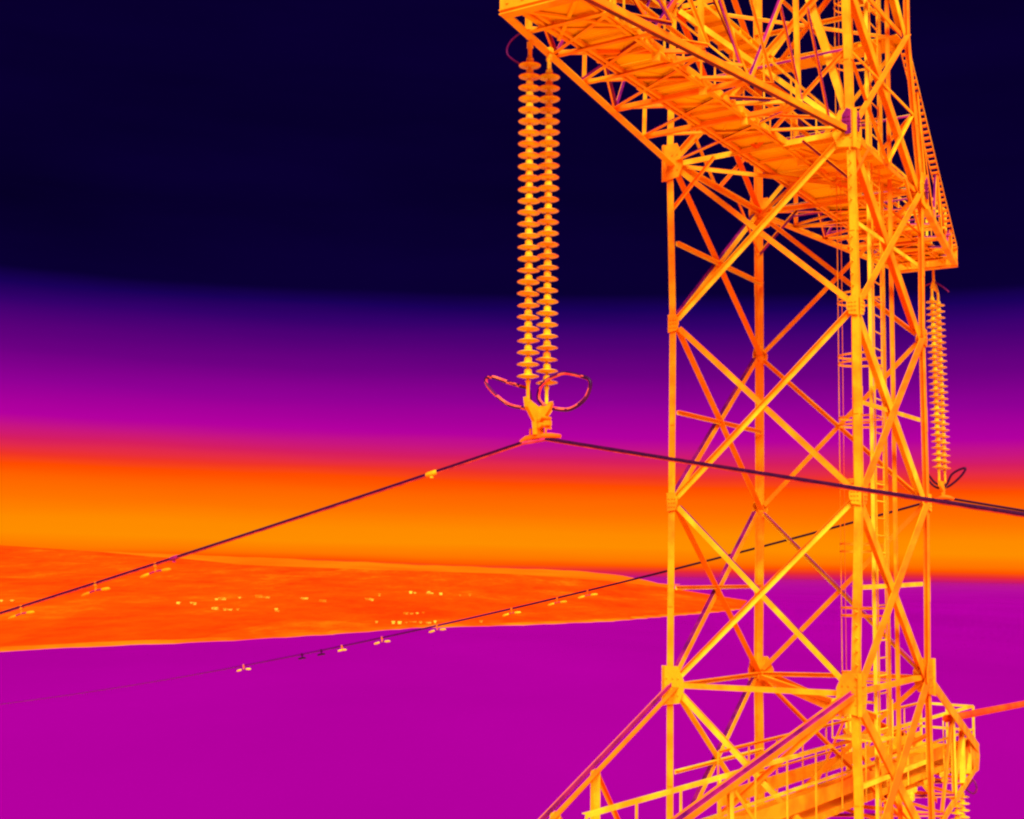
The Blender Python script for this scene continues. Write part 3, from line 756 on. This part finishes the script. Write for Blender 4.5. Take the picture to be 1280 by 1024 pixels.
# far assembly
b1 = (8.09, -.1, 6.95)
far = thing('insulator_assembly', b1, 'small slender insulator string with two horns hanging from the far end of the upper crossarm', 'insulator', 'insulator strings on the tower')
string(far, (7.86, -.105, 6.36), (7.86, -.175, 2.46), 27, b1, None)
string(far, (8.32, -.115, 6.36), (8.32, -.180, 2.46), 27, b1, None)
mb = MB(); mb.tube([(8.09, -.08, 7.05), (8.09, -.085, 6.80)], .03, 8); mb.prism([(8.09, -.085, 6.84), (7.82, -.1, 6.58), (8.36, -.1, 6.58)], (0, 1, 0), .05)
for u in (7.86, 8.32): mb.tube([(u, -.1, 6.6), (u, -.105, 6.36)], .022, 6)
mb.build('hanger', STEEL, far, b1)
mb = MB()
for u in (7.86, 8.32): mb.tube([(u, -.178, 2.46), (u, -.185, 2.12)], .025, 6)
mb.prism([(7.80, -.19, 2.2), (7.84, -.19, 2.08), (8.03, -.2, 1.98), (8.05, -.2, 1.86), (8.14, -.2, 1.86), (8.16, -.2, 1.98), (8.34, -.19, 2.08), (8.38, -.19, 2.2)], (0, 1, 0), .05)
mb.build('yoke_plate', STEEL, far, b1)
mb = MB().tube([(8.09, .02, 1.79), (8.09, -.1, 1.835), (8.09, -.21, 1.85), (8.09, -.34, 1.835), (8.09, -.44, 1.80)], [.034, .05, .06, .05, .034], 8)
mb.build('suspension_clamp', RED, far, b1)
ring_tube(far, b1, [(8.15, y, z) for y, z in ((-.20, 2.13), (-.273, 2.15), (-.366, 2.341), (-.509, 2.445), (-.684, 2.494), (-.611, 2.353), (-.451, 2.196), (-.273, 2.08))], .026, 'arcing_ring', DARK)
ring_tube(far, b1, [(8.02, y, z) for y, z in ((.215, 2.46), (.165, 2.44), (-.009, 2.206), (-.12, 2.12), (-.12, 2.05), (.02, 2.13), (.19, 2.36))], .024, 'arcing_ring', DARK)
ring_tube(far, b1, [(8.09, y, z) for y, z in ((.19, 6.60), (.12, 6.70), (-.08, 6.75), (-.244, 6.676), (-.42, 6.509))], .018, 'arcing_ring', SKY_TINT, False)

# lower far assembly (upper part in the frame)
b2_ = (7.9, -.45, -4.2)
lowi = thing('insulator_assembly', b2_, 'insulator string below the railed lower crossarm, cut by the picture edge', 'insulator', 'insulator strings on the tower')
string(lowi, (7.66, -.46, -4.55), (7.66, -.50, -8.4), 27, b2_, None)
string(lowi, (8.12, -.46, -4.55), (8.12, -.50, -8.4), 27, b2_, None)
mb = MB(); mb.prism([(7.9, -.45, -4.0), (7.62, -.45, -4.36), (8.16, -.45, -4.36)], (0, 1, 0), .05)
for u in (7.66, 8.12): mb.tube([(u, -.455, -4.34), (u, -.46, -4.55)], .025, 6)
mb.build('hanger', STEEL, lowi, b2_)
mb = MB().prism([(7.6, -.5, -8.6), (8.18, -.5, -8.6), (7.98, -.5, -8.95), (7.8, -.5, -8.95)], (0, 1, 0), .05); mb.build('yoke_plate', STEEL, lowi, b2_)
ring_tube(lowi, b2_, [(8.0, y, z) for y, z in ((-.50, -4.40), (-.585, -4.434), (-.724, -4.252), (-.804, -4.412), (-.717, -4.538))], .022, 'arcing_ring', SKY_TINT)

# ---------------------------------------------------------------- conductors
def nearz(v):
    s = v - .72
    if s > 0: return 1.742 - .248 * s + (.0008 * s * s if s < 20 else .0008 * 400 + .032 * (s - 20) + .00023 * (s - 20) ** 2)
    s = -s
    return 1.742 - .178 * s + .0006 * s * s
def farz(v):
    s = v + .212
    if s > 0:
        if s < 33: return 1.844 - .265 * s + .0018 * s * s
        t = s - 33; return 1.844 - .265 * 33 + .0018 * 33 * 33 - .146 * t + .00017 * t * t
    s = -s
    return 1.844 - .185 * s + .0006 * s * s
def conductor(u, v0, v1, zf, r, label):
    base = (u, 0, zf(0)); pts = []; v = v0
    while v < v1:
        pts.append((u, v, zf(v))); v += .35 if abs(v) < 45 else 6
    mb = MB().tube(pts, r, 12)
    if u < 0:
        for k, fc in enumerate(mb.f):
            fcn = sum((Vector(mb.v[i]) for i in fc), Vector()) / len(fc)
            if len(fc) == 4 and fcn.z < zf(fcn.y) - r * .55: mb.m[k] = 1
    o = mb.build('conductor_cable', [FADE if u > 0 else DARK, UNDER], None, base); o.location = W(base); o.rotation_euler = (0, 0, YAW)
    return tag(o, label, 'power line', 'conductors on the upper crossarm')
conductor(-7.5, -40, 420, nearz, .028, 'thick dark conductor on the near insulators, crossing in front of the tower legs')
conductor(8.09, -40, 430, farz, .026, 'thinner dark conductor passing behind the tower legs and down over the water')

def damper(u, v, zf, i, label, group, small=False, long=.30):
    z = zf(v); base = (u, v, z); sl = math.atan(zf(v + .5) - zf(v - .5))
    r = thing('vibration_damper', base, label, 'damper', group)
    mb = MB().box((u, v, z - .01), (.025, 0, 0), (0, .024, 0), (0, 0, .038)); mb.box((u, v, z - .08), (.012, 0, 0), (0, .014, 0), (0, 0, .04))
    mb.build('clamp', RED if not small else DARK, r, base)
    L = long; zz = lambda s: z - .115 + math.sin(sl) * s * .9 - abs(s) * .10
    mb = MB().tube([(u, v + s, zz(s)) for s in (-L, -L / 2, 0, L / 2, L)], .012, 6); mb.build('messenger_cable', SKY_TINT, r, base)
    for sg in (-1, 1):
        mb = MB().tube([(u, v + sg * (L + k), zz(sg * (L + k))) for k in (-.10, -.08, 0, .07, .10)], [.012, .024, .029, .026, .012], 10)
        mb.build('weight', (STEEL if u < 0 else PALE) if not small else DARK, r, base)
nd = [(7.793, 'pair of small warm weights hanging under the near conductor, nearest the insulators'), (9.184, 'pair of small warm weights under the near conductor, between the other two pairs'), (11.05, 'pair of small warm weights under the near conductor at the left edge of the picture')]
for i, (v, l) in enumerate(nd): damper(-7.5, v, nearz, i, l, 'dampers on the near conductor', long=.24)
fd = [(8.942, 0, 'faint damper under the far conductor, closest to the tower leg over the orange land'), (9.861, 0, 'faint damper over the orange land, second closest to the tower leg'), (11.288, 0, 'dim damper on the far conductor just above the shoreline'), (13.754, 0, 'warm damper on the far conductor where it crosses the shoreline'),
      (15.699, 0, 'pink topped pair of warm weights just below the shoreline'), (17.179, 0, 'small single reddish damper on the far conductor over the water'), (17.971, 1, 'dark ball damper right of the other dark ball on the far conductor'), (18.72, 1, 'dark ball damper left of the other dark ball on the far conductor'), (21.088, 0, 'lowest pair of warm weights at the lower left end of the far conductor')]
for i, (v, s, l) in enumerate(fd): damper(8.09, v, farz, i, l, 'dampers on the far conductor', bool(s), .05 if s else (.06 if i in (5,) else .19))
def collar(v, mat, label):
    z = nearz(v); base = (-7.5, v, z)
    mb = MB().tube([(-7.5, v + s, nearz(v + s)) for s in (-.09, -.05, .05, .09)], [.029, .036, .036, .029], 10)
    mb.box((-7.5, v, z - .05), (.015, 0, 0), (0, .02, 0), (0, 0, .014))
    o = mb.build('cable_clamp', mat, None, base); o.location = W(base); o.rotation_euler = (0, 0, YAW); tag(o, label, 'clamp')
collar(2.422, PALE, 'bright yellow clamp on the near conductor left of the insulator strings')
collar(7.386, SKY_TINT, 'small purple clamp on the near conductor just above the nearest hanging weights')

# warm cable running off to the right past the lower railing
base = (8.2, -.95, -2.85); pts = [(5.2 + i * 1.5, -.95, -2.72 - .028 * i * 1.5 + .0005 * (i * 1.5) ** 2 * .1) for i in range(60)]
o = MB().tube(pts, .075, 12).build('feeder_cable', CABLE, None, base); o.location = W(base); o.rotation_euler = (0, 0, YAW)
tag(o, 'thick orange red cable running off to the right beside the lower railing', 'cable')

# ---------------------------------------------------------------- houses on the far shore
import mathutils
from mathutils.bvhtree import BVHTree
fs_o = bpy.data.objects['far_shore']
bvh = BVHTree.FromPolygons([v.co[:] for v in fs_o.data.vertices], [p.vertices[:] for p in fs_o.data.polygons])
spots = [(-740, 1955, 0), (-735, 1985, 0), (-493, 2002, 1), (-483, 2040, 1), (-463, 1976, 1), (-499, 2287, 1), (-492, 2300, 1), (-489, 2437, 1), (-473, 2531, 1), (-460, 2543, 1), (-452, 2500, 1), (-392, 1780, 1), (-387, 1773, 1), (-370, 1747, 1), (-364, 1752, 1), (-356, 1765, 1), (-304, 1754, 1), (-298, 1735, 1), (-310, 1790, 1), (-377, 2469, 1), (-325, 2311, 1), (-318, 2300, 1),
         (-249, 2443, 2), (-262, 2500, 2), (-281, 2906, 2), (-240, 3280, 2), (-232, 3300, 2), (-201, 3380, 2), (-195, 3300, 2), (-160, 3150, 2), (-112, 3085, 2), (-90, 3108, 2), (-131, 1724, 3), (-126, 1735, 3), (-119, 1750, 3), (-112, 1770, 3), (-140, 1429, 3), (-121, 1415, 3), (-114, 1412, 3), (-109, 1440, 3), (-104, 1461, 3), (-94, 1440, 3), (-86, 1440, 3), (-79, 1455, 3), (-30, 1500, 3)]
LBL = ['small pale house alone on the far left of the orange shore', 'tiny bright yellow house in the row of hot spots on the left land', 'tiny yellow house high on the far land below the ridge near the middle', 'tiny yellow house close to the waterline where the far conductor meets the shore']
GRP = ['houses at far left of the shore', 'houses on the left land', 'houses below the ridge', 'houses near the waterline']
def house_mb(w, d, h):
    mb = MB(); mb.box((0, 0, h / 2), (w / 2, 0, 0), (0, d / 2, 0), (0, 0, h / 2))
    e_ = .4; r = h * .55
    vs = [(-w / 2 - e_, -d / 2 - e_, h), (w / 2 + e_, -d / 2 - e_, h), (w / 2 + e_, d / 2 + e_, h), (-w / 2 - e_, d / 2 + e_, h), (-w / 2 - e_, 0, h + r), (w / 2 + e_, 0, h + r)]
    mb.add(vs, [(0, 1, 5, 4), (2, 3, 4, 5), (0, 4, 3), (1, 2, 5), (3, 2, 1, 0)])
    return mb
rr_ = random.Random(4)
for x, y, g in spots:
    # walk along the sight line of the flat map position until it meets the rising land
    d = Vector((x, y, -Z0)).normalized(); hit = bvh.ray_cast(Vector((0, 0, Z0)), d)
    p = hit[0] if hit[0] else Vector((x, y, 1))
    sc_ = p.length / 1700.0
    w = rr_.choice((2.4, 2.8, 3.4, 4.0, 6.5, 9)) * sc_; o = house_mb(w, min(w * .8, 4 * sc_), rr_.uniform(1.0, 2.3) * sc_).build('house', HOUSE)
    o.location = (p.x, p.y, p.z - .3); o.rotation_euler = (0, 0, rr_.uniform(-.5, .5)); tag(o, LBL[g], 'house', GRP[g])

# ---------------------------------------------------------------- render look
vs_ = sc.view_settings
vs_.view_transform = 'Standard'; vs_.look = 'None'; vs_.exposure = EXPO; vs_.gamma = 1.0; vs_.use_curve_mapping = False
sc.cycles.filter_width = 2.3; sc.cycles.max_bounces = 6; sc.cycles.diffuse_bounces = 4
